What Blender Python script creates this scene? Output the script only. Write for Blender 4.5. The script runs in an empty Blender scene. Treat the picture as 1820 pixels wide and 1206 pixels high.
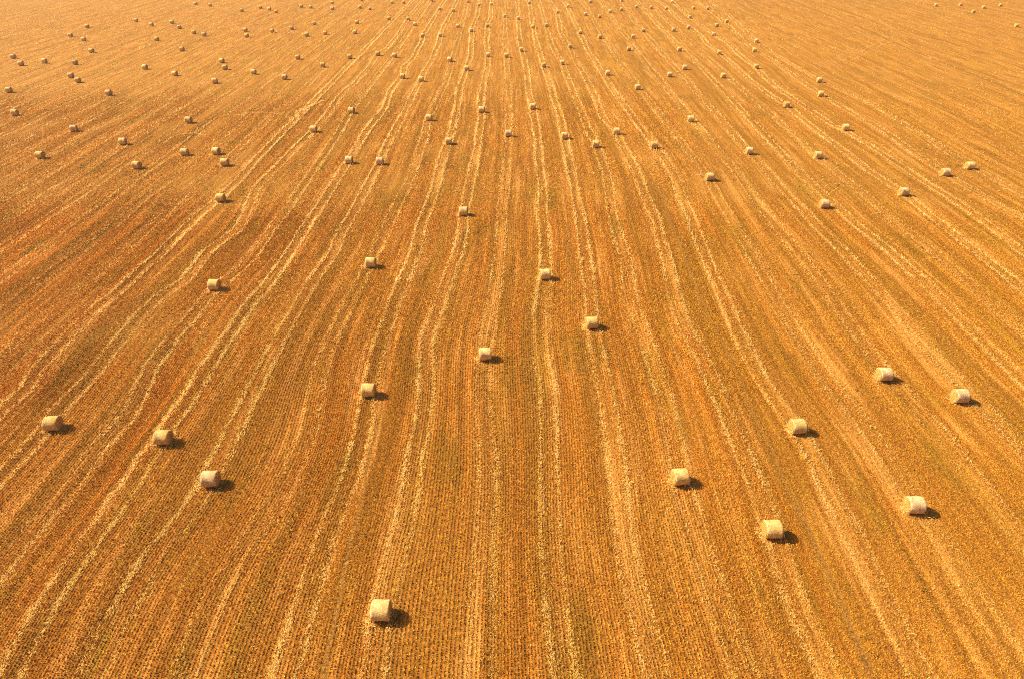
import bpy, math, random
import numpy as np
from mathutils import Matrix, Vector

# ------------------------------------------------------------------ camera
S = bpy.context.scene
C = S.collection
PW, PH = 1820.0, 1206.0            # size of the photograph the survey was read from
F = 1213.0                         # focal length in photo pixels (24 mm on 36 mm)
HOR = -173.0                       # horizon row
PITCH = math.atan((PH / 2 - HOR) / F)
CAM_H = math.cos(PITCH) / 0.02123
YAW = math.radians(-0.2)
cam_d = bpy.data.cameras.new("camera"); cam_d.sensor_width = 36.0; cam_d.lens = 36.0 * F / PW
cam_d.clip_start = 0.5; cam_d.clip_end = 6000
cam = bpy.data.objects.new("camera", cam_d); C.objects.link(cam)
cam.location = (0, 0, CAM_H)
cam.rotation_euler = (math.pi / 2 - PITCH, 0, YAW)
S.camera = cam

# ------------------------------------------------------------------ light
SUN_EL = math.radians(41.0)
SUN_AZ = math.radians(-75.0)       # measured from +Y (away from camera) towards +X: sun stands left, a little beyond
sun_dir = Vector((math.sin(SUN_AZ) * math.cos(SUN_EL), math.cos(SUN_AZ) * math.cos(SUN_EL), math.sin(SUN_EL)))
W = bpy.data.worlds.new("World"); S.world = W; W.use_nodes = True
wn = W.node_tree.nodes; wl = W.node_tree.links
bg = wn.get("Background") or wn.new("ShaderNodeBackground")
sky = wn.new("ShaderNodeTexSky"); sky.sky_type = 'NISHITA'; sky.sun_disc = False
sky.sun_elevation = SUN_EL; sky.sun_rotation = SUN_AZ % (2 * math.pi)
sky.air_density = 0.6; sky.dust_density = 6.0; sky.ozone_density = 0.2
wl.new(sky.outputs[0], bg.inputs[0]); bg.inputs[1].default_value = 0.06
sl = bpy.data.lights.new("sun", 'SUN'); sl.energy = 4.6; sl.angle = math.radians(0.6); sl.color = (1.0, 0.83, 0.58)
so = bpy.data.objects.new("sun", sl); C.objects.link(so)
so.rotation_euler = sun_dir.to_track_quat('Z', 'Y').to_euler()
so.location = (-60, 20, 80)
S.view_settings.view_transform = 'Standard'; S.view_settings.look = 'None'
S.view_settings.exposure = 1.08; S.view_settings.gamma = 1.0
S.cycles.use_denoising = False; S.cycles.filter_width = 1.1; S.cycles.max_bounces = 6; S.cycles.volume_bounces = 0

random.seed(4); rng = np.random.default_rng(11)

# ------------------------------------------------------------------ survey: photo pixel -> point on the field
R3 = np.array(cam.rotation_euler.to_matrix())
def ground(px, py, z=0.0):
    px = np.asarray(px, float); py = np.asarray(py, float)
    d = np.stack([(px - PW / 2) / F, -(py - PH / 2) / F, -np.ones_like(px)], -1) @ R3.T
    t = (z - CAM_H) / d[..., 2]
    return d[..., 0] * t, d[..., 1] * t
def project(X, Y, Z=0.0):
    v = np.stack([X, Y, np.zeros_like(X) + Z - CAM_H], -1) @ R3
    return PW / 2 + F * v[..., 0] / -v[..., 2], PH / 2 - F * v[..., 1] / -v[..., 2]

def tag(o, label=None, cat=None, group=None, kind=None):
    if label: o["label"] = label
    if cat: o["category"] = cat
    if group: o["group"] = group
    if kind: o["kind"] = kind
    return o

# ------------------------------------------------------------------ node helpers
class NT:
    def __init__(s, tree): s.t = tree
    def n(s, typ, **kw):
        nd = s.t.nodes.new(typ)
        for k, v in kw.items():
            if k.startswith('i_'): nd.inputs[k[2:].replace('_', ' ')].default_value = v
            else: setattr(nd, k, v)
        return nd
    def l(s, a, b): s.t.links.new(a, b)
    def math(s, op, a, b=None, clamp=False):
        nd = s.t.nodes.new('ShaderNodeMath'); nd.operation = op; nd.use_clamp = clamp
        for i, v in enumerate((a, b)):
            if v is None: continue
            if isinstance(v, (int, float)): nd.inputs[i].default_value = v
            else: s.l(v, nd.inputs[i])
        return nd.outputs[0]
    def mapr(s, v, a, b, c=0.0, d=1.0, smooth=True):
        nd = s.t.nodes.new('ShaderNodeMapRange'); nd.interpolation_type = 'SMOOTHSTEP' if smooth else 'LINEAR'
        s.l(v, nd.inputs[0])
        for i, x in enumerate((a, b, c, d)): nd.inputs[i + 1].default_value = x
        return nd.outputs[0]
    def mix(s, f, a, b, mode='MIX'):
        nd = s.t.nodes.new('ShaderNodeMix'); nd.data_type = 'RGBA'; nd.blend_type = mode
        for i, v in ((0, f), (6, a), (7, b)):
            if isinstance(v, (int, float)): nd.inputs[i].default_value = v
            elif isinstance(v, tuple): nd.inputs[i].default_value = v if len(v) == 4 else v + (1,)
            else: s.l(v, nd.inputs[i])
        return nd.outputs[2]
    def noise(s, vec, scale, detail=3, rough=0.55, sx=1, sy=1, off=0.0):
        m = s.t.nodes.new('ShaderNodeMapping'); m.inputs['Scale'].default_value = (sx, sy, 1)
        m.inputs['Location'].default_value = (off, off * .7, 0)
        s.l(vec, m.inputs[0])
        nd = s.t.nodes.new('ShaderNodeTexNoise'); nd.inputs['Scale'].default_value = scale
        nd.inputs['Detail'].default_value = detail; nd.inputs['Roughness'].default_value = rough
        s.l(m.outputs[0], nd.inputs['Vector'])
        return nd.outputs[0]

# colour of the straw by place: dry orange stubble, pinkish chaff strips, greener strips with regrowth
grp = bpy.data.node_groups.new("field_tint", 'ShaderNodeTree')
grp.interface.new_socket("Color", in_out='OUTPUT', socket_type='NodeSocketColor')
grp.interface.new_socket("Chaff", in_out='OUTPUT', socket_type='NodeSocketFloat')
g = NT(grp); go = g.n('NodeGroupOutput'); pos = g.n('ShaderNodeNewGeometry').outputs['Position']
lane = g.n('ShaderNodeAttribute', attribute_name="lane").outputs['Fac']      # lane number, fraction = place across the lane
sp0 = g.n('ShaderNodeSeparateXYZ'); g.l(pos, sp0.inputs[0])
cmb = g.n('ShaderNodeCombineXYZ'); g.l(g.math('MULTIPLY', lane, 5.6), cmb.inputs[0]); g.l(sp0.outputs[1], cmb.inputs[1])
P = cmb.outputs[0]
big = g.noise(P, 1, 3, .5, 1 / 9, 1 / 45)
strip = g.noise(P, 1, 3, .6, 1 / 1.1, 1 / 60, 13)
chaff = g.noise(P, 1, 5, .65, 1 / 1.6, 1 / 22, 31)
green = g.noise(P, 1, 3, .55, 1 / 2.6, 1 / 16, 57)
blot = g.noise(P, 1, 4, .6, 1 / 2.0, 1 / 9, 77)
# place across the lane: 0 on the lane's middle, .5 half way to the next
fr = g.math('ABSOLUTE', g.math('SUBTRACT', g.math('FRACT', g.math('ADD', lane, .5)), .5))
mid_ = g.mapr(fr, .08, .26)                   # 0 under the trails, 1 between lanes
cA, cB = (0.66, 0.28, 0.020), (0.84, 0.40, 0.048)
col = g.mix(g.mapr(strip, .40, .60), cA, cB)
col = g.mix(g.mapr(blot, .5, .68, 0, .4), col, (0.64, 0.24, 0.012))
col = g.mix(g.mapr(big, .50, .66, 0, .4), col, (0.70, 0.36, 0.025))
ch = g.math('MULTIPLY', g.mapr(chaff, .48, .64, 0, .85), g.mapr(fr, .10, .22, 1.0, .75))
col = g.mix(ch, col, (0.76, 0.40, 0.105))
col = g.mix(g.math('MULTIPLY', g.math('SUBTRACT', 1.0, mid_), .35), col, (0.80, 0.42, 0.085))
col = g.mix(g.mapr(green, .53, .70, 0, .75), col, (0.42, 0.255, 0.014))
olive = g.noise(P, 1, 3, .5, 1 / 1.9, 1 / 90, 91)
col = g.mix(g.mapr(olive, .50, .62, 0, .7), col, (0.50, 0.245, 0.014))
streak = g.noise(P, 1, 4, .65, 1 / .42, 1 / 38, 113)
sv = g.mapr(streak, .36, .64, .72, 1.16); sc_ = g.n('ShaderNodeCombineColor'); [g.l(sv, sc_.inputs[i]) for i in range(3)]
col = g.mix(1.0, col, sc_.outputs[0], 'MULTIPLY')
g.l(col, go.inputs[0]); g.l(ch, go.inputs[1])

def new_mat(name):
    m = bpy.data.materials.new(name); m.use_nodes = True
    m.node_tree.nodes.clear(); n = NT(m.node_tree)
    out = n.n('ShaderNodeOutputMaterial'); b = n.n('ShaderNodeBsdfPrincipled'); n.l(b.outputs[0], out.inputs[0])
    b.inputs['Roughness'].default_value = 0.8; b.inputs['Specular IOR Level'].default_value = 0.04
    return m, n, b

# ground ------------------------------------------------------------
m_ground, n, b = new_mat("stubble_soil")
fg = n.n('ShaderNodeGroup'); fg.node_tree = grp
geo = n.n('ShaderNodeNewGeometry').outputs['Position']
fine = n.noise(geo, 9, 4, .7); fine2 = n.noise(geo, 5.5, 5, .75, 1, .55, 5)
soil = n.mix(n.mapr(fine2, .4, .6), (0.10, 0.043, 0.008), (0.24, 0.10, 0.016))
mulch = n.mix(n.mapr(fine, .42, .58), fg.outputs[0], n.mix(.55, fg.outputs[0], (0.16, 0.06, 0.012)))
sep = n.n('ShaderNodeSeparateXYZ'); n.l(geo, sep.inputs[0])
dist = n.math('POWER', n.math('ADD', n.math('MULTIPLY', sep.outputs[0], sep.outputs[0]), n.math('MULTIPLY', sep.outputs[1], sep.outputs[1])), .5)
far = n.mapr(dist, 60, 300)
cover = n.math('ADD', n.mapr(n.noise(geo, 3.4, 5, .8, 1.6, .8, 9), .42, .64, .05, .45), n.math('MULTIPLY', fg.outputs[1], .50), clamp=True)
lanea = n.n('ShaderNodeAttribute', attribute_name="lane").outputs['Fac']
cx = n.n('ShaderNodeCombineXYZ'); n.l(n.math('MULTIPLY', lanea, 5.6), cx.inputs[0]); n.l(sep.outputs[1], cx.inputs[1])
farcov = n.mapr(n.noise(cx.outputs[0], 1.0, 6, .75, 2.4, .12, 3), .38, .60, .14, .62)
cover = n.math('ADD', n.math('MULTIPLY', cover, n.math('SUBTRACT', 1.0, far)), n.math('MULTIPLY', farcov, far), clamp=True)
n.l(n.mix(cover, soil, mulch), b.inputs['Base Color'])
bmp = n.n('ShaderNodeBump'); bmp.inputs['Strength'].default_value = .6; bmp.inputs['Distance'].default_value = .06
n.l(n.math('ADD', n.noise(geo, 12, 4, .7), n.math('MULTIPLY', n.noise(geo, 1.4, 3, .6), 1.5)), bmp.inputs['Height'])
n.l(bmp.outputs[0], b.inputs['Normal'])

def attr_mat(name, lo, hi, use_tint, tintmix=1.0):
    m, n, b = new_mat(name)
    a = n.n('ShaderNodeAttribute', attribute_name="tone")
    c = n.mix(a.outputs['Fac'], lo, hi)
    if use_tint:
        fg = n.n('ShaderNodeGroup'); fg.node_tree = grp
        v = n.mapr(a.outputs['Fac'], 0, 1, .55, 1.45, smooth=False)
        cc = n.n('ShaderNodeCombineColor'); [n.l(v, cc.inputs[i]) for i in range(3)]
        t = n.mix(1.0, fg.outputs[0], cc.outputs[0], 'MULTIPLY')
        c = n.mix(tintmix, c, t)
    n.l(c, b.inputs['Base Color'])
    b.inputs['Transmission Weight'].default_value = 0
    return m
m_stub = attr_mat("stubble_stalks", (0.5, 0.2, 0.03), (0.75, 0.36, 0.08), True)
m_straw = attr_mat("loose_straw", (0.72, 0.41, 0.085), (0.93, 0.67, 0.26), True, .28)
m_green = attr_mat("green_regrowth", (0.12, 0.11, 0.015), (0.27, 0.22, 0.03), False)

def quads(name, V, tone, mat, kind="stuff", label=None, cat=None):
    """V: (N,4,3) corner points, one mesh."""
    N = len(V); me = bpy.data.meshes.new(name)
    me.vertices.add(N * 4); me.vertices.foreach_set("co", V.astype(np.float32).ravel())
    me.loops.add(N * 4); me.loops.foreach_set("vertex_index", np.arange(N * 4, dtype=np.int32))
    me.polygons.add(N); me.polygons.foreach_set("loop_start", np.arange(0, N * 4, 4, dtype=np.int32))
    me.update(calc_edges=True)
    at = me.attributes.new("tone", 'FLOAT', 'FACE'); at.data.foreach_set("value", tone.astype(np.float32))
    la = lane_of(V[:, 0, 0], V[:, 0, 1])
    at = me.attributes.new("lane", 'FLOAT', 'FACE'); at.data.foreach_set("value", la.astype(np.float32))
    me.materials.append(mat)
    o = bpy.data.objects.new(name, me); C.objects.link(o)
    tag(o, label, cat, None, kind)
    return o

# ------------------------------------------------------------------ swath passes (baler / combine lanes) read from the photo
PASS = {
-9: [(455,285),(425,320),(391,352),(362,375),(310,425),(282,455),(250,480),(212,520),(182,542),(125,595),(95,627),(62,662),(50,690),(10,725)],
-8: [(753,0),(726,32),(710,60),(690,85),(671,97),(655,122),(630,150),(615,160),(595,185),(565,225),(530,260),(492,300),(455,335),(435,390),(420,410),(370,445),(332,497),(287,527),(250,562),(205,617),(190,635),(160,675),(102,732),(75,772),(42,810),(5,845)],
-7: [(760,10),(737,43),(700,98),(660,150),(624,196),(600,240),(560,300),(520,360),(490,400),(450,452),(425,480),(381,515),(344,562),(315,592),(285,632),(268,655),(240,722),(220,752),(200,772),(162,810),(125,872),(75,922),(50,958),(12,1001)],
-6: [(792,0),(782,15),(757,56),(751,63),(751,73),(736,102),(719,119),(715,135),(695,162),(684,192),(644,245),(620,286),(605,312),(584,345),(565,375),(553,390),(539,410),(519,444),(500,473),(476,505),(440,545),(417,582),(392,617),(365,657),(350,685),(330,717),(305,752),(289,782),(267,810),(237,860),(212,890),(195,925),(175,941),(150,983),(110,1036),(85,1073),(60,1123),(37,1163),(20,1200)],
-5: [(813,0),(805,18),(787,51),(783,62),(779,80),(770,102),(758,123),(748,142),(735,168),(717,205),(699,238),(681,272),(675,290),(664,310),(645,347),(626,385),(610,410),(595,445),(557,500),(526,552),(502,592),(475,642),(438,720),(405,790),(373,855),(337,913),(300,960),(275,980),(250,1031),(225,1076),(200,1116),(187,1150),(165,1200)],
-4: [(832,0),(812,80),(795,140),(762,212),(741,290),(700,380),(659,470),(630,520),(600,580),(575,640),(560,690),(545,775),(527,815),(505,865),(470,920),(440,970),(410,1020),(385,1056),(345,1160),(330,1200)],
-3: [(855,0),(852,8),(848,29),(838,53),(838,77),(837,99),(830,121),(817,160),(811,197),(805,230),(797,252),(787,280),(778,320),(761,370),(751,392),(742,442),(726,480),(707,520),(692,565),(675,610),(668,642),(655,697),(642,770),(620,850),(590,920),(575,963),(552,1043),(530,1118),(511,1188)],
-2: [(875,0),(873,7),(872,34),(866,45),(865,77),(867,102),(867,123),(860,145),(855,180),(855,210),(849,260),(842,300),(834,337),(824,375),(822,392),(822,410),(817,440),(800,488),(789,520),(773,568),(762,593),(757,630),(758,662),(757,700),(751,748),(745,778),(735,818),(730,860),(721,905),(715,940),(702,986),(685,1045),(677,1086),(674,1130),(666,1188)],
-1: [(893,0),(897,28),(898,60),(900,98),(903,150),(904,240),(900,300),(893,370),(888,440),(880,520),(868,590),(862,634),(858,727),(864,800),(866,850),(862,950),(858,1050),(856,1130),(852,1206)],
0: [(919,0),(921,32),(922,60),(927,88),(934,115),(938,140),(940,167),(947,192),(950,210),(956,247),(958,287),(962,320),(964,352),(963,385),(969,405),(969,490),(962,530),(959,560),(960,596),(964,652),(971,672),(974,720),(976,760),(976,806),(976,850),(977,920),(975,960),(981,1010),(988,1070),(994,1118),(1001,1163),(1005,1206)],
1: [(936,0),(941,6),(947,47),(955,82),(966,115),(973,136),(985,175),(996,210),(1003,244),(1007,265),(1012,290),(1020,325),(1024,355),(1029,380),(1036,417),(1043,468),(1047,515),(1050,548),(1052,578),(1059,610),(1065,642),(1071,670),(1080,717),(1084,742),(1090,785),(1097,820),(1102,855),(1105,905),(1109,940),(1117,998),(1126,1038),(1135,1075),(1145,1130),(1157,1166),(1166,1195)],
2: [(958,0),(966,30),(969,42),(978,73),(987,95),(1000,112),(1007,135),(1017,160),(1031,192),(1042,225),(1059,258),(1066,275),(1077,307),(1082,335),(1086,365),(1093,405),(1101,430),(1110,455),(1119,505),(1128,550),(1142,592),(1172,680),(1184,715),(1195,760),(1205,798),(1208,851),(1223,885),(1234,920),(1247,976),(1259,1010),(1275,1055),(1302,1134),(1320,1185)],
3: [(975,0),(990,22),(997,60),(1003,70),(1013,84),(1024,110),(1042,140),(1055,167),(1072,210),(1096,235),(1103,255),(1117,278),(1130,303),(1143,340),(1157,372),(1167,392),(1175,430),(1186,465),(1198,520),(1210,565),(1225,592),(1245,630),(1262,670),(1292,735),(1318,800),(1340,850),(1373,943),(1416,1076),(1447,1138),(1465,1176)],
4: [(1000,0),(1012,20),(1031,60),(1045,90),(1070,130),(1092,165),(1115,195),(1135,222),(1163,260),(1185,290),(1200,317),(1211,352),(1225,380),(1232,395),(1242,425),(1262,475),(1283,525),(1297,560),(1310,590),(1330,630),(1350,668),(1380,712),(1417,762),(1455,832),(1470,870),(1485,900),(1512,950),(1525,975),(1550,1035),(1576,1080),(1598,1122),(1624,1176)],
8: [(1130,0),(1165,40),(1215,90),(1275,150),(1330,210),(1385,270),(1440,325),(1495,375),(1527,405),(1550,422),(1580,447),(1615,480),(1640,500),(1720,580),(1800,660)],
10: [(1164,0),(1181,10),(1208,36),(1231,53),(1249,68),(1258,80),(1277,94),(1305,117),(1336,146),(1373,173),(1398,188),(1425,212),(1456,237),(1497,267),(1550,308),(1606,344),(1655,385),(1690,412),(1730,445),(1780,485),(1820,520)],
11: [(1195,4),(1225,32),(1268,62),(1290,75),(1305,90),(1322,105),(1344,120),(1362,140),(1387,162),(1440,197),(1477,222),(1515,242),(1565,272),(1620,308),(1652,330),(1687,352),(1725,378),(1775,415),(1812,445)],
12: [(1235,0),(1262,20),(1290,42),(1320,72),(1343,92),(1380,112),(1420,142),(1459,168),(1485,185),(1520,205),(1552,222),(1590,247),(1627,275),(1665,300),(1700,323),(1740,345),(1777,367),(1812,383)],
13: [(1258,0),(1290,22),(1344,75),(1400,112),(1457,145),(1495,160),(1540,180),(1590,210),(1640,242),(1690,275),(1724,297),(1760,315),(1812,345)],
}
YS = np.arange(16.0, 640.0, 1.0)
PX = {}
for k, pts in PASS.items():
    a = np.array(pts, float); X, Y = ground(a[:, 0], a[:, 1]); o = np.argsort(Y)
    PX[k] = np.interp(YS, Y[o], X[o])
SP = 5.6
def lerp(k, a, b): f = (k - a) / (b - a); return PX[a] * (1 - f) + PX[b] * f
for k in (5, 6, 7): PX[k] = lerp(k, 4, 8)
PX[9] = lerp(9, 8, 10)
near_y, far_y = 95.0, 330.0
# lanes beyond the surveyed ones run parallel with a little drift of their own
def drift(seed, amp):
    r = np.random.default_rng(seed); f = r.uniform(1 / 80, 1 / 22, 4); p = r.uniform(0, 6.28, 4)
    return amp * sum(np.sin(6.28 * f_ * YS + p_) for f_, p_ in zip(f, p)) / 2
for k in range(14, 46): PX[k] = PX[k - 1] * 0 + np.mean(PX[13][60:200]) + (PX[13] - np.mean(PX[13][60:200])) * .3 + SP * (k - 13) + drift(k, .35)
base9 = np.mean(PX[-9][40:180])
for k in range(-10, -48, -1): PX[k] = base9 + (PX[-9] - base9) * .35 + SP * (k + 9) + drift(k + 500, .3)
for k in PX: PX[k] = PX[k] + drift(k + 900, .05)
KS = np.array(sorted(PX)); TAB = np.stack([PX[k] for k in KS]); TAB = np.maximum.accumulate(TAB + np.arange(len(KS))[:, None] * 1e-4, 0)
TABS = np.stack([np.convolve(np.pad(r_, 4, mode='edge'), np.ones(9) / 9, 'valid') for r_ in TAB])
LX = np.arange(-300.0, 300.0, .5)
LT = np.stack([np.interp(LX, TABS[:, i], KS) + np.minimum(LX - TABS[0, i], 0) / SP + np.maximum(LX - TABS[-1, i], 0) / SP for i in range(len(YS))])
def lane_of(X, Y):
    fx = np.clip((X - LX[0]) / .5, 0, len(LX) - 1.001); fy = np.clip(Y - YS[0], 0, len(YS) - 1.001)
    ix, iy = fx.astype(int), fy.astype(int); fx = fx - ix; fy = fy - iy
    r = (LT[iy, ix] * (1 - fx) + LT[iy, ix + 1] * fx) * (1 - fy) + (LT[iy + 1, ix] * (1 - fx) + LT[iy + 1, ix + 1] * fx) * fy
    return r + np.maximum(X - LX[-1], 0) / SP + np.minimum(X - LX[0], 0) / SP
def x_of(u, Y):
    """world X of lane coordinate u at distance Y"""
    fk = np.clip(u - KS[0], 0, len(KS) - 1.001); fy = np.clip(Y - YS[0], 0, len(YS) - 1.001)
    ik, iy = fk.astype(int), fy.astype(int); fk = fk - ik; fy = fy - iy
    return (TABS[ik, iy] * (1 - fk) + TABS[ik + 1, iy] * fk) * (1 - fy) + (TABS[ik, iy + 1] * (1 - fk) + TABS[ik + 1, iy + 1] * fk) * fy
STRONG = {-9: .8, -8: .8, -7: .55, -6: .9, -5: .75, -4: .35, -3: .9, -2: 1.15, -1: .35, 0: .85, 1: 1.0, 2: .7, 3: .6, 4: .85, 5: .4, 6: .45, 7: .4, 8: .6, 9: .4, 10: 1.2, 11: .95, 12: .7, 13: .6}

def visible(X, Y, m=60):
    x, y = project(X, Y); return (x > -m * 3) & (x < PW + m * 3) & (y < PH + m * 2) & (Y > 12)

def value_noise(u, v, seed):
    r = np.random.default_rng(seed); T = r.random((256, 256)); iu = np.floor(u).astype(int); iv = np.floor(v).astype(int)
    fu = u - iu; fv = v - iv; fu = fu * fu * (3 - 2 * fu); fv = fv * fv * (3 - 2 * fv)
    g_ = lambda a, b_: T[a % 256, b_ % 256]
    return (g_(iu, iv) * (1 - fu) + g_(iu + 1, iv) * fu) * (1 - fv) + (g_(iu, iv + 1) * (1 - fu) + g_(iu + 1, iv + 1) * fu) * fv

def stalks(X, Y, L, Wd, ang, tilt, z0, zj):
    """flat straws: centre, length, width, heading, tilt"""
    N = len(X); ca, sa = np.cos(ang), np.sin(ang); ct, st = np.cos(tilt), np.sin(tilt)
    ax = np.stack([ca * ct, sa * ct, st], -1) * (L / 2)[:, None]; sd = np.stack([-sa, ca, np.zeros(N)], -1) * (Wd / 2)[:, None]
    c = np.stack([X, Y, z0 + rng.random(N) * zj + np.abs(st) * L / 2], -1)
    return np.stack([c - ax - sd, c + ax - sd, c + ax + sd, c - ax + sd], 1)

# ------------------------------------------------------------------ field
GX = 1800.0
gx = np.concatenate([[-GX, -900, -500], np.arange(-296, 297, 2.0), [500, 900, GX]])
gy = np.concatenate([[-300, -60, 0], np.arange(10, 640, 2.0), [700, 900, 1500, 3000]])
XX, YY = np.meshgrid(gx, gy); nx, ny = len(gx), len(gy)
me = bpy.data.meshes.new("field"); me.vertices.add(nx * ny)
me.vertices.foreach_set("co", np.stack([XX.ravel(), YY.ravel(), XX.ravel() * 0], -1).astype(np.float32).ravel())
ii = (np.arange(ny - 1)[:, None] * nx + np.arange(nx - 1)[None]).ravel()
fq = np.stack([ii, ii + 1, ii + nx + 1, ii + nx], -1).astype(np.int32)
me.loops.add(fq.size); me.loops.foreach_set("vertex_index", fq.ravel())
me.polygons.add(len(fq)); me.polygons.foreach_set("loop_start", np.arange(0, fq.size, 4, dtype=np.int32)); me.update(calc_edges=True)
at = me.attributes.new("lane", 'FLOAT', 'POINT'); at.data.foreach_set("value", lane_of(XX.ravel(), YY.ravel()).astype(np.float32))
me.materials.append(m_ground)
fo = bpy.data.objects.new("field", me); C.objects.link(fo); tag(fo, kind="structure")

# bare pressed wheel marks: no stalks stand there
m_mark, n, b = new_mat("pressed_soil")
geo2 = n.n('ShaderNodeNewGeometry').outputs['Position']
n.l(n.mix(n.mapr(n.noise(geo2, 6, 5, .75), .4, .62), (0.10, 0.045, 0.010), (0.34, 0.16, 0.03)), b.inputs['Base Color'])
MARKS = [[(1150,300),(1172,345),(1192,395),(1232,500),(1265,575),(1300,640),(1335,725),(1365,790),(1390,847),(1422,910),(1460,996),(1485,1038),(1510,1116),(1540,1176),(1552,1215)],
         [(1520,45),(1570,67),(1658,105),(1763,146),(1812,167),(1900,200)],
         [(700,560),(690,620),(684,700),(660,800),(640,900),(612,1010),(590,1120),(576,1215)]]
MW = [.13, .35, .10]
mark_xy = []
for pts, w0 in zip(MARKS, MW):
    a = np.array(pts, float); X, Y = ground(a[:, 0], a[:, 1]); L = np.concatenate([[0], np.cumsum(np.hypot(np.diff(X), np.diff(Y)))])
    t = np.arange(0, L[-1], .4); x_, y_ = np.interp(t, L, X), np.interp(t, L, Y)
    x_ += .05 * np.sin(t * .7) + .03 * np.sin(t * 1.9); tx, ty = np.gradient(x_), np.gradient(y_); q = np.hypot(tx, ty); nx_, ny_ = ty / q, -tx / q
    ww = w0 * (.7 + .6 * value_noise(t / 3, t * 0, 3))
    v = [(x_[i] + sg * nx_[i] * ww[i], y_[i] + sg * ny_[i] * ww[i], .004) for i in range(len(t)) for sg in (-1, 1)]
    me = bpy.data.meshes.new("wheel_track"); me.from_pydata(v, [], [(2 * i, 2 * i + 1, 2 * i + 3, 2 * i + 2) for i in range(len(t) - 1)])
    me.materials.append(m_mark); o = bpy.data.objects.new("wheel_track", me); C.objects.link(o); tag(o, kind="structure")
    for i in range(len(t)): mark_xy.append((x_[i], y_[i], ww[i]))
CELL = {}
for (a_, b_, w_) in mark_xy: CELL.setdefault(int(b_ // 1), []).append((a_, w_))
def off_marks(X, Y):
    keep = np.ones(len(X), bool); iy = (Y // 1).astype(int)
    for k_, lst in CELL.items():
        idx = np.where(iy == k_)[0]
        for a_, w_ in lst: keep[idx] &= np.abs(X[idx] - a_) > w_
    return keep

# ------------------------------------------------------------------ standing stubble in drill rows
NROW = 24                                   # drill rows to a lane
def stubble(y0, y1, step, keep, rowmul, fade):
    ys = np.arange(y0 - fade, y1 + fade, step)
    us = np.arange(KS[0], KS[-1], rowmul / NROW)
    xs_e = np.abs(ground(np.array([-150.0]), np.array([max(float(project(np.zeros(1), np.array([y1 + fade]))[1][0]), -150)]))[0][0]) + 3
    us = us[(us > float(lane_of(np.array([-xs_e]), np.array([y1]))[0]) - 1) & (us < float(lane_of(np.array([xs_e]), np.array([y1]))[0]) + 1)]
    U, Y = np.meshgrid(us, ys); U = U.ravel(); Y = Y.ravel()
    Y = Y + rng.uniform(-.5, .5, len(Y)) * step
    X = x_of(U, Y)
    # rows are crisp in places and trampled / scattered elsewhere, more so on the right of the field
    scat = np.clip((value_noise(U * 2.2 + 40, Y / 16, 5) - .66) * 3.2, 0, 1)
    scat = np.maximum(scat, np.clip((X - 14 - (Y - 30) * .16) / 8, 0, 1) * .9)
    X = X + rng.normal(0, 1, len(X)) * (.010 + .09 * scat)
    dens = .85 + .30 * value_noise(U * 5, Y / 6, 6) + .30 * value_noise(U * 13, Y / 25, 8) - .15 * scat
    ramp = np.clip((Y - (y0 - fade)) / (2 * fade + 1e-6), 0, 1) * np.clip(((y1 + fade) - Y) / (2 * fade + 1e-6), 0, 1)
    if y0 < 20: ramp = np.clip(((y1 + fade) - Y) / (2 * fade + 1e-6), 0, 1)
    m = visible(X, Y) & (rng.random(len(X)) < keep * dens * ramp) & off_marks(X, Y)
    return X[m], Y[m], scat[m]
parts = []; tones = []
for (y0, y1, st, hg, wd, kp, rm, fd) in ((14, 58, .040, .11, .060, 1.0, 1, 6), (58, 100, .068, .12, .080, 1, 1, 8), (100, 170, .20, .11, .12, .9, 1, 14), (170, 330, .9, .10, .20, .5, 2, 25)):
    X, Y, sc = stubble(y0, y1, st, kp, rm, fd)
    if y0 < 90:      # trampled places: more and thinner stalks lying every way
        q = rng.random(len(X)) < sc; X = np.concatenate([X, X[q] + rng.normal(0, .09, q.sum())]); Y = np.concatenate([Y, Y[q] + rng.normal(0, .05, q.sum())]); sc = np.concatenate([sc, sc[q]])
    N = len(X); h = hg * rng.uniform(.55, 1.2, N) * (1 - .35 * sc); w = wd * rng.uniform(.5, 1.3, N) * (1 - .45 * sc)
    a = rng.uniform(0, math.pi, N); dx, dy = np.cos(a) * w / 2, np.sin(a) * w / 2
    lx, ly = rng.normal(0, .22, N) * h, rng.normal(0, .4, N) * h
    z = np.zeros(N)
    V = np.stack([np.stack([X - dx, Y - dy, z - .01], -1), np.stack([X + dx, Y + dy, z - .01], -1),
                  np.stack([X + dx * .7 + lx, Y + dy * .7 + ly, h], -1), np.stack([X - dx * .7 + lx, Y - dy * .7 + ly, h], -1)], 1)
    parts.append(V); tones.append(np.clip(rng.normal(.49, .13 if y0 < 90 else .14 if y0 < 150 else .10, N), 0, 1))
print("stubble", sum(map(len, parts)))
quads("stubble", np.concatenate(parts), np.concatenate(tones), m_stub, label="short orange straw stubble standing in drill rows across the field", cat="stubble")

# ------------------------------------------------------------------ loose straw: everywhere a little, plus the two trails of each lane
parts = []; tones = []
def add_straw(X, Y, size, z0=.06, zj=.07, tone=(.5, .25), along=.0):
    N = len(X); 
    if N == 0: return
    ang = rng.uniform(0, math.pi, N) * (1 - along) + along * (math.pi / 2)
    parts.append(stalks(X, Y, .20 * size * rng.uniform(.5, 1.4, N), .020 * size * rng.uniform(.7, 1.5, N), ang, rng.normal(0, .3, N), z0, zj))
    tones.append(np.clip(rng.normal(tone[0], tone[1], N), 0, 1))
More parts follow.
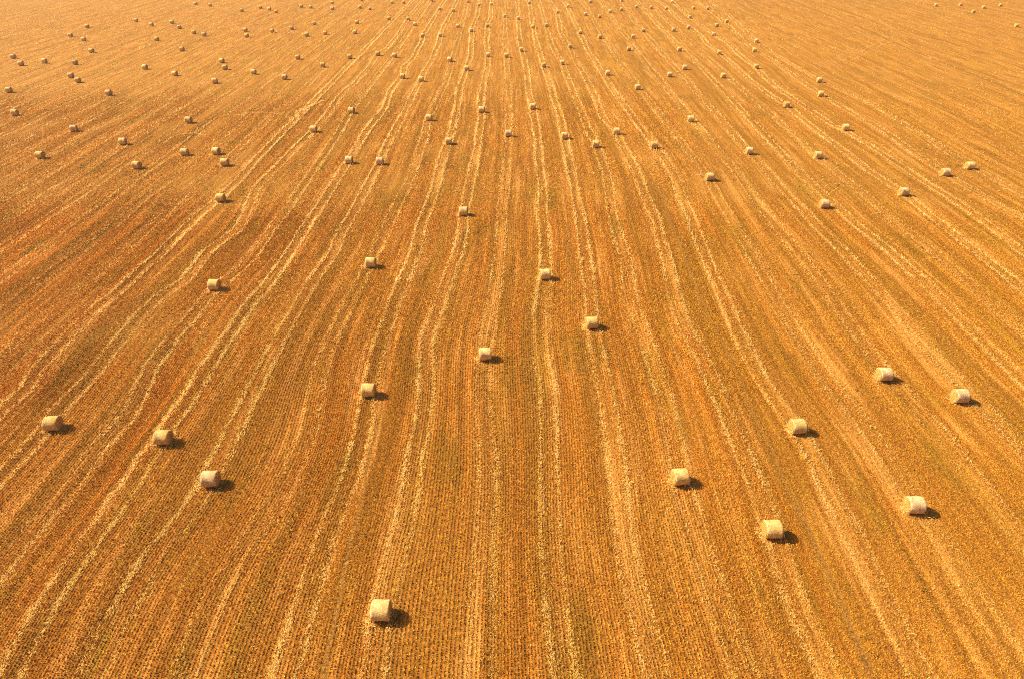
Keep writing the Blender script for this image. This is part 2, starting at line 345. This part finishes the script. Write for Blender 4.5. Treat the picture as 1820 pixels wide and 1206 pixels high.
# scattered
for (y0, y1, dn, sz) in ((14, 62, 14, .65), (62, 105, 5, 1.1), (105, 200, .8, 2.4)):
    xm = 75 if y1 < 70 else 110 if y1 < 110 else 190
    N = int((y1 - y0) * 2 * xm * dn); X = rng.uniform(-xm, xm, N); Y = rng.uniform(y0, y1, N)
    d = np.clip((value_noise(lane_of(X, Y) * 3.5 + 7, Y / 14, 21) - .42) * 2.6, .04, 1)
    m = visible(X, Y) & (rng.random(N) < d); add_straw(X[m], Y[m], sz * rng.uniform(.7, 1.2, m.sum()), .03, .07, tone=(.30, .25))
# lane trails
for k, xs in PX.items():
    st = STRONG.get(k, .20 if k < 0 else .13)
    for side in (-1, 1):
        rs = np.random.default_rng(k * 2 + side + 300)
        sw = st * rs.uniform(.5, .95)
        for (y0, y1, per, sz) in ((14, 40, 115, .72), (40, 75, 76, 1.0), (75, 130, 42, 1.5), (130, 230, 22, 2.2), (230, 420, 13, 3.0)):
            N = int((y1 - y0) * per * sw * 1.35)
            Y = rng.uniform(y0, y1, N)
            patch = value_noise(Y / 8 + k * 17 + side * 5, Y * 0 + k, 33) * .6 + value_noise(Y / 1.1 + k * 7, Y * 0 + side, 34) * .55
            keep = np.clip((patch - .32) * 1.8, .24 if y0 < 75 else .35, 1)
            half = .72 + .10 * (value_noise(Y / 9 + k, Y * 0 + side + 9, 35) - .5) * 2
            X = np.interp(Y, YS, xs) + side * half + rng.normal(0, 1, N) * (.07 + .09 * rng.random(N)) * (.8 + .9 * patch) + .03 * np.sin(Y * 1.1 + k * 3 + side)
            m = visible(X, Y) & (rng.random(N) < keep)
            add_straw(X[m], Y[m], sz * (.7 + .5 * rng.random(m.sum())), .05, .09, tone=(.42, .2) if y0 < 70 else (.62, .22) if y0 < 130 else (.75, .18), along=.25 if y0 < 70 else .6 if y0 < 130 else .85)
# tracks of a turning tractor
def trail(pts, w, per, sz, tone=.6):
    a = np.array(pts, float); X, Y = ground(a[:, 0], a[:, 1]); L = np.concatenate([[0], np.cumsum(np.hypot(np.diff(X), np.diff(Y)))])
    N = int(L[-1] * per); t = rng.uniform(0, L[-1], N)
    add_straw(np.interp(t, L, X) + rng.normal(0, w, N), np.interp(t, L, Y) + rng.normal(0, w, N), sz * np.ones(N), .08, .08, tone=(tone, .2))
for off in (0, 8):
    trail([(1500, 107 + off), (1535, 90 + off), (1567, 74 + off), (1598, 60 + off), (1632, 46 + off * .6), (1650, 41 + off * .5), (1707, 24 + off * .3)], .06, 3, 2.0, .25)
trail([(415, 207), (455, 201), (480, 202), (505, 206), (522, 213), (515, 222)], .35, 8, 2.2, .4)
trail([(541, 205), (541, 197), (548, 192), (575, 180)], .12, 14, 2.6)
trail([(525, 222), (531, 210), (527, 200), (560, 185), (572, 170)], .12, 10, 2.6)
trail([(320, 240), (345, 238), (365, 242)], .15, 8, 2.4)

# ------------------------------------------------------------------ bales: centre of each bale in the photo
T = 5.871
far_px = []
def tile(x0, pts, f=T):
    for (x, y) in pts: far_px.append((x0 + x / f, y / f))
tile(0, [(907,274),(733,366),(872,409),(952,527),(137,588),(216,661),(461,636),(783,650),(738,786),(811,835),(91,937),(1133,966),(1419,212),(1578,255),(1635,407),(1511,698)])
tile(300, [(30,229),(110,281),(259,335),(367,358),(136,511),(63,766),(480,843),(552,632),(585,701),(885,749),(1208,803),(1344,596),(1607,677),(797,311),(811,371),(1077,321),(1281,291),(1438,361),(1631,343),(1520,244),(760,107),(955,75),(1050,92),(1117,121),(1382,66),(1480,72),(1704,29),(1706,89),(280,37),(430,52)])
tile(600, [(252,-2),(567,24),(689,25),(234,73),(338,89),(535,191),(736,197),(201,231),(806,252),(180,334),(983,3),(1068,91),(1206,108),(1362,14),(1478,49),(1605,41),(1746,167),(1254,270),(1398,313),(1564,266),(888,369),(1074,364),(419,559),(594,576),(128,590),(678,794),(871,823),(1171,618),(1350,711),(1571,572),(1763,576)])
tile(900, [(240,26),(647,62),(875,17),(1208,2),(125,190),(278,277),(419,262),(537,125),(826,146),(975,171),(1083,118),(1201,97),(1358,69),(1512,76),(1670,88),(1731,20),(773,336),(976,383),(1430,315),(1324,379),(1745,309),(666,482),(157,515),(391,678),(584,651),(1279,509),(1059,759),(1705,777),(1370,908)])
tile(1200, [(193,83),(341,86),(154,178),(537,222),(436,260),(141,285),(405,356),(846,426),(829,522),(460,548),(45,512),(848,692),(101,703),(503,789),(1506,834),(1522,978)])
tile(1500, [(931,50),(1180,47),(1413,73),(1308,117),(1584,51),(1744,259)], 5.6875)
far_px += [(26,200),(131,228),(218,251),(71,275),(243,293),(335,213),(328,270),(384,268),(399,288),(392,351),
 (624.5,196),(557,229),(762.5,209),(620.5,284),(675,286),(797.5,250.5),(856,194.5),(903.5,237),(824,375),
 (947,189),(1003.5,241),(1096,233),(1059,256),(1163,257.5),(1228,211),(1332,268),(1261.5,314),
 (1398,186),(1503,226),(1454,275.5),(1681,306),(1724,294),(1606.5,340.5),(1465.5,362)]
# (x, y, yaw degrees, tint 0 golden..1 pale pinkish, label)
near = [
 (677,1083,0,.35,"golden round bale nearest the camera, alone at the bottom edge of the field"),
 (1373,939,-1,.2,"yellow round bale at lower right, nearer of the two at that corner"),
 (1626,896,-3,.8,"pale round bale with bright frayed left end, near the lower right corner"),
 (374,849.5,3,1.0,"whitish pink round bale at lower left, palest of the three standing there"),
 (1209,846,7,.3,"yellow round bale with frayed left end and long shadow, right of the bottom centre"),
 (290,776,1,.25,"golden round bale at lower left, middle one of three going down rightwards"),
 (93.5,751,5,.3,"golden round bale showing its whole right end, beside the left edge"),
 (1418,756.5,3,.3,"yellow round bale with dark band near its left end, right part of the field"),
 (1707,702.5,1,.75,"pale round bale with straw spilling from its left end, by the right edge"),
 (655,692,-1,.25,"golden round bale directly left of the straw trail pair, lower centre left"),
 (1572,664,2,.6,"light tan round bale with rounded edges, upper left neighbour of the right edge bale"),
 (862,628,7,.35,"tilted cream round bale standing alone just below the centre of the field"),
 (1052,573,4,.3,"cream round bale on a straw trail, right of the centre of the field"),
 (381,505.5,-2,.25,"golden round bale alone in the left middle of the field"),
 (969,487,2,.35,"cream round bale at the very centre of the field, above the tilted one"),
 (659,466,1,.5,"cream round bale alone left of centre, level with the central bale"),
]
rb = np.random.default_rng(77)

# bale materials
def wrap_mat(name, a, b_, c_):
    m, n, b = new_mat(name)
    tc = n.n('ShaderNodeTexCoord').outputs['Object']; oi = n.n('ShaderNodeObjectInfo').outputs['Random']
    ns = n.noise(tc, 5, 5, .75, 1, 1); n2 = n.noise(tc, 15, 5, .8, 1.0, .7)
    n3 = n.noise(tc, 2.2, 3, .6)
    col = n.mix(n.mapr(ns, .35, .66), a, b_); col = n.mix(n.mapr(n2, .46, .60, 0, .85), col, c_)
    col = n.mix(n.mapr(n3, .48, .62, 0, .5), col, c_)
    # net wrap bands round the bale
    sp = n.n('ShaderNodeSeparateXYZ'); n.l(tc, sp.inputs[0])
    wv = n.math('SINE', n.math('MULTIPLY', sp.outputs[0], 62.0))
    col = n.mix(n.mapr(wv, .3, 1, 0, .3), col, c_)
    v = n.mapr(oi, 0, 1, .9, 1.1, smooth=False); cc = n.n('ShaderNodeCombineColor'); [n.l(v, cc.inputs[i]) for i in range(3)]
    col = n.mix(1.0, col, cc.outputs[0], 'MULTIPLY')
    n.l(col, b.inputs['Base Color']); b.inputs['Roughness'].default_value = .7
    bm_ = n.n('ShaderNodeBump'); bm_.inputs['Strength'].default_value = 1.0; bm_.inputs['Distance'].default_value = .05
    n.l(n.math('ADD', n.noise(tc, 30, 4, .75), n.math('MULTIPLY', ns, 1.5)), bm_.inputs['Height']); n.l(bm_.outputs[0], b.inputs['Normal'])
    return m
m_wrap = [wrap_mat("net_wrap_gold", (0.69, 0.46, 0.15), (0.84, 0.62, 0.27), (0.48, 0.27, 0.065)),
          wrap_mat("net_wrap_cream", (0.73, 0.51, 0.20), (0.87, 0.67, 0.34), (0.52, 0.30, 0.08)),
          wrap_mat("net_wrap_pale", (0.72, 0.50, 0.25), (0.84, 0.65, 0.39), (0.48, 0.27, 0.10))]
m_end, n, b = new_mat("bale_end_straw")
tc = n.n('ShaderNodeTexCoord').outputs['Object']; sp = n.n('ShaderNodeSeparateXYZ'); n.l(tc, sp.inputs[0])
zc = n.math('SUBTRACT', sp.outputs[2], .65)
rad = n.math('POWER', n.math('ADD', n.math('MULTIPLY', sp.outputs[1], sp.outputs[1]), n.math('MULTIPLY', zc, zc)), .5)
wob = n.noise(tc, 5, 4, .7)
ring = n.math('SINE', n.math('ADD', n.math('MULTIPLY', rad, 52.0), n.math('MULTIPLY', wob, 9.0)))
col = n.mix(n.mapr(ring, -1, 1, .15, .85), (0.44, 0.21, 0.045), (0.80, 0.48, 0.12))
col = n.mix(n.mapr(n.noise(tc, 22, 4, .75), .42, .62, 0, .7), col, (0.86, 0.56, 0.18))
n.l(col, b.inputs['Base Color'])
bm_ = n.n('ShaderNodeBump'); bm_.inputs['Strength'].default_value = .9; bm_.inputs['Distance'].default_value = .05
n.l(n.math('ADD', ring, n.math('MULTIPLY', n.noise(tc, 26, 4, .75), 2.0)), bm_.inputs['Height']); n.l(bm_.outputs[0], b.inputs['Normal'])

BW, BR = 1.20, .65
def bale_meshes(seed, nseg, nring, fringe):
    r = np.random.default_rng(seed)
    ph = r.uniform(0, 6.28, 8)
    def rr(x, t):   # radius with dents and slight waist bands
        q = BR + .016 * math.sin(2 * t + ph[0]) + .012 * math.sin(5 * t + 4 * x + ph[1]) + .014 * math.sin(7 * x + 2 * t + ph[2]) + .004 * r.normal()
        e = abs(x) / (BW / 2)
        if e > .86: q -= .060 * ((e - .86) / .14) ** 2 + .004 * math.sin(11 * t + ph[3])
        return q
    def pt(x, t, k=1.0):
        q = rr(x, t) * k; y, z = math.sin(t) * q, math.cos(t) * q
        if z < -BR + .06: z = -BR + .06 - (-BR + .06 - z) * .35
        z = z * 1.0 + BR - .022
        if z > BR: z -= .02 * (z - BR) / BR
        return (x, y * 1.012, z)
    es = [-1, -.985, -.95, -.88] + list(np.linspace(-.75, .75, nring)) + [.88, .95, .985, 1] if nring > 4 else [-1, -.95, -.6, 0, .6, .95, 1]
    side_v = []; side_f = []
    for i, e in enumerate(es):
        for j in range(nseg): side_v.append(pt(e * BW / 2, 2 * math.pi * j / nseg))
    for i in range(len(es) - 1):
        for j in range(nseg):
            j2 = (j + 1) % nseg; side_f.append((i * nseg + j, i * nseg + j2, (i + 1) * nseg + j2, (i + 1) * nseg + j))
    ends = []
    for s in (-1, 1):
        v = []; f = []; ks = [1.0, .9, .75, .55, .32, .12] if nring > 4 else [1.0, .6]
        for ki, k in enumerate(ks):
            for j in range(nseg):
                t = 2 * math.pi * j / nseg; x, y, z = pt(s * BW / 2, t, 1)
                cz = BR - .022; y *= k; z = cz + (z - cz) * k
                x += s * ((0.0 if ki == 0 else .012 + .03 * r.random()) + .02 * (1 - k)) if nring > 4 else 0
                v.append((x, y, z))
        for i in range(len(ks) - 1):
            for j in range(nseg):
                j2 = (j + 1) % nseg; q = (i * nseg + j, i * nseg + j2, (i + 1) * nseg + j2, (i + 1) * nseg + j)
                f.append(q if s < 0 else q[::-1])
        c0 = len(v); v.append((s * BW / 2 + s * .03, 0, BR - .02)); l = (len(ks) - 1) * nseg
        for j in range(nseg):
            q = (l + j, l + (j + 1) % nseg, c0); f.append(q if s < 0 else q[::-1])
        for _ in range(fringe):   # frayed straws on the end
            a = r.uniform(0, 6.28); q = BR * math.sqrt(r.uniform(.05, .98)); x = s * (BW / 2 + .01)
            y, z = math.sin(a) * q, BR - .02 + math.cos(a) * q
            z = max(z, .05)
            d = Vector((s * abs(r.normal(.5, .4)), r.normal(0, 1), r.normal(-.3, 1))).normalized() * r.uniform(.08, .26)
            w = Vector((0, -d.z, d.y)).normalized() * .009 if abs(d.y) + abs(d.z) > 1e-4 else Vector((0, .009, 0))
            p = Vector((x, y, z)); b0 = len(v)
            for qv in (p - w, p + w, p + d + w * .5, p + d - w * .5): v.append((qv.x, qv.y, max(qv.z, .02)))
            f.append((b0, b0 + 1, b0 + 2, b0 + 3))
        ends.append((v, f))
    return (side_v, side_f), ends
def mk(name, v, f, mats, midx=None, smooth=True):
    me = bpy.data.meshes.new(name); me.from_pydata(v, [], f)
    for m in mats: me.materials.append(m)
    for i, p in enumerate(me.polygons):
        p.use_smooth = smooth
        if midx: p.material_index = midx[i]
    me.update(); return me

protos = {}
def detailed(var, tint):
    key = (var, tint)
    if key not in protos:
        (sv, sf), ends = bale_meshes(100 + var, 56, 18, 150)
        nw = mk("net_wrap", sv, sf, [m_wrap[tint]])
        em = [mk("end_face", v, f, [m_end], smooth=False) for v, f in ends]
        protos[key] = (nw, em)
    return protos[key]
simple = {}
def small(var, tint):
    key = (var, tint)
    if key not in simple:
        (sv, sf), ends = bale_meshes(200 + var, 24, 4, 12)
        v = list(sv); f = list(sf); mi = [0] * len(sf)
        for ev, ef in ends:
            o = len(v); v += ev; f += [tuple(i + o for i in q) for q in ef]; mi += [1] * len(ef)
        simple[key] = mk("straw_bale", v, f, [m_wrap[tint], m_end], mi)
    return simple[key]
GROUP = "round straw bales scattered over the stubble field"
used = set(); shad = []
def place_big(x, y, yaw, tint, label, var):
    X, Y = ground(x, y, .65); X = float(X); Y = float(Y)
    nw, em = detailed(var, tint)
    root = bpy.data.objects.new("straw_bale", None); C.objects.link(root)
    root.empty_display_size = .5; root.location = (X, Y, 0); root.rotation_euler = (0, 0, math.radians(yaw))
    tag(root, label, "straw bale", GROUP); used.add(label)
    for nm, me_ in (("net_wrap", nw), ("end_face", em[0]), ("end_face", em[1])):
        o = bpy.data.objects.new(nm, me_); C.objects.link(o); o.parent = root
    shad.append((X, Y))
for i, (x, y, yaw, t, lab) in enumerate(near):
    place_big(x, y, yaw, 0 if t < .33 else 1 if t < .6 else 2, lab, i % 6)
mid = [p for p in far_px if p[1] > 180]; rest = [p for p in far_px if p[1] <= 180]
# drop the same bale read from two tiles
def uniq(ps):
    out = []
    for p in ps:
        if all(math.hypot(p[0] - q[0], p[1] - q[1]) > 4.5 for q in out): out.append(p)
    return out
allp = uniq(mid + rest); print("bales", len(allp) + len(near))
def words(x, y):
    hz = "far left" if x < 300 else "left" if x < 640 else "central" if x < 1140 else "right" if x < 1480 else "far right"
    look = "dark right end" if x < 800 else "lit left end" if x > 1150 else "plain wrapped side"
    sz = "tiny" if y < 60 else "small" if y < 180 else "round"
    return hz, look, sz
ONES = "no one two three four five six seven eight nine ten eleven twelve thirteen fourteen fifteen sixteen seventeen eighteen nineteen".split()
TENS = "x x twenty thirty forty fifty sixty seventy eighty ninety".split()
def numw(v):
    k = int(v + 1e-6); w_ = ONES[k] if k < 20 else TENS[k // 10] + ("-" + ONES[k % 10] if k % 10 else "")
    return w_ + (" and a half" if v - k > .25 else "")
for (x, y) in allp:
    hz, look, sz = words(x, y)
    for pa, pb in ((1, 1), (1, .5), (.5, 1), (.5, .5)):
        a = round(100 * x / PW / pa) * pa; b_ = round(100 * y / PH / pb) * pb
        lab = f"{sz} bale with {look}, {numw(a)} percent across the photo, {numw(b_)} percent down"
        if b_ < .3: lab = f"{sz} bale cut by the top edge, {numw(a)} percent across the photo"
        if lab not in used: break
    else: print("DUP", lab)
    if len(lab.split()) > 16: print("LONG", lab)
    yaw = float(rb.normal(0, 5)); tint = int(rb.choice([0, 0, 1, 1, 1, 2])); var = int(rb.integers(0, 5))
    if y > 180: place_big(x, y, yaw, tint, lab, var)
    else:
        X, Y = ground(x, y, .65); X = float(X); Y = float(Y)
        o = bpy.data.objects.new("straw_bale", small(var, tint)); C.objects.link(o)
        o.location = (X, Y, 0); o.rotation_euler = (0, 0, math.radians(yaw)); tag(o, lab, "straw bale", GROUP); used.add(lab); shad.append((X, Y))
# straw dropped round each bale
for (X, Y) in shad:
    if Y > 160: continue
    N = 150 if Y < 80 else 40; s = 1.0 if Y < 60 else 1.5 if Y < 100 else 2.4
    dx = rng.choice([-1, 1], N) * rng.normal(.68, .22, N); dy = rng.normal(-.05, .42, N)
    add_straw(X + dx, Y + dy, s * np.ones(N), .05, .08, tone=(.55, .25))
V = np.concatenate(parts); print("straw", len(V))
quads("loose_straw", V, np.concatenate(tones), m_straw, label="pale loose straw left lying in paired wavy trails across the stubble", cat="straw")

# ------------------------------------------------------------------ green regrowth between the stalks
N = 160000; Y = rng.uniform(14, 130, N); X = rng.uniform(-110, 110, N)
d = value_noise(X / 2.0 + 3, Y / 6, 51) * .6 + value_noise(X / .5, Y / .8, 52) * .4
m = visible(X, Y) & (rng.random(N) < np.clip((d - .66) * 7, .001, 1)); X, Y = X[m], Y[m]; N = len(X)
h = rng.uniform(.06, .15, N); w = rng.uniform(.02, .05, N) * (1 + Y / 90); a = rng.uniform(0, 3.14, N); dx, dy = np.cos(a) * w, np.sin(a) * w; z = np.zeros(N)
V = np.stack([np.stack([X - dx * .5, Y - dy * .5, z], -1), np.stack([X + dx * .5, Y + dy * .5, z], -1), np.stack([X + dx, Y + dy, h], -1), np.stack([X - dx * .8, Y - dy * .8, h], -1)], 1)
quads("weeds", V, rng.random(N), m_green, label="sparse low green weeds sprouting among the stubble rows", cat="weeds")

# ------------------------------------------------------------------ summer haze
HAZE = 0.0002
if HAZE:
    x, y0, y1, z0, z1 = GX + 5, -310, 3010, -1.0, CAM_H + 2
    v = [(-x, y0, z0), (x, y0, z0), (x, y1, z0), (-x, y1, z0), (-x, y0, z1), (x, y0, z1), (x, y1, z1), (-x, y1, z1)]
    f = [(0, 3, 2, 1), (4, 5, 6, 7), (0, 1, 5, 4), (1, 2, 6, 5), (2, 3, 7, 6), (3, 0, 4, 7)]
    me = bpy.data.meshes.new("haze"); me.from_pydata(v, [], f)
    m = bpy.data.materials.new("haze_air"); m.use_nodes = True; m.node_tree.nodes.clear(); n = NT(m.node_tree)
    out = n.n('ShaderNodeOutputMaterial'); pv = n.n('ShaderNodeVolumePrincipled'); pv.inputs['Color'].default_value = (1.0, .90, .76, 1)
    pv.inputs['Density'].default_value = HAZE; pv.inputs['Anisotropy'].default_value = .2
    n.l(pv.outputs[0], out.inputs['Volume']); me.materials.append(m)
    o = bpy.data.objects.new("haze", me); C.objects.link(o); tag(o, "thin warm summer haze lying over the whole field", "haze", None, "stuff")
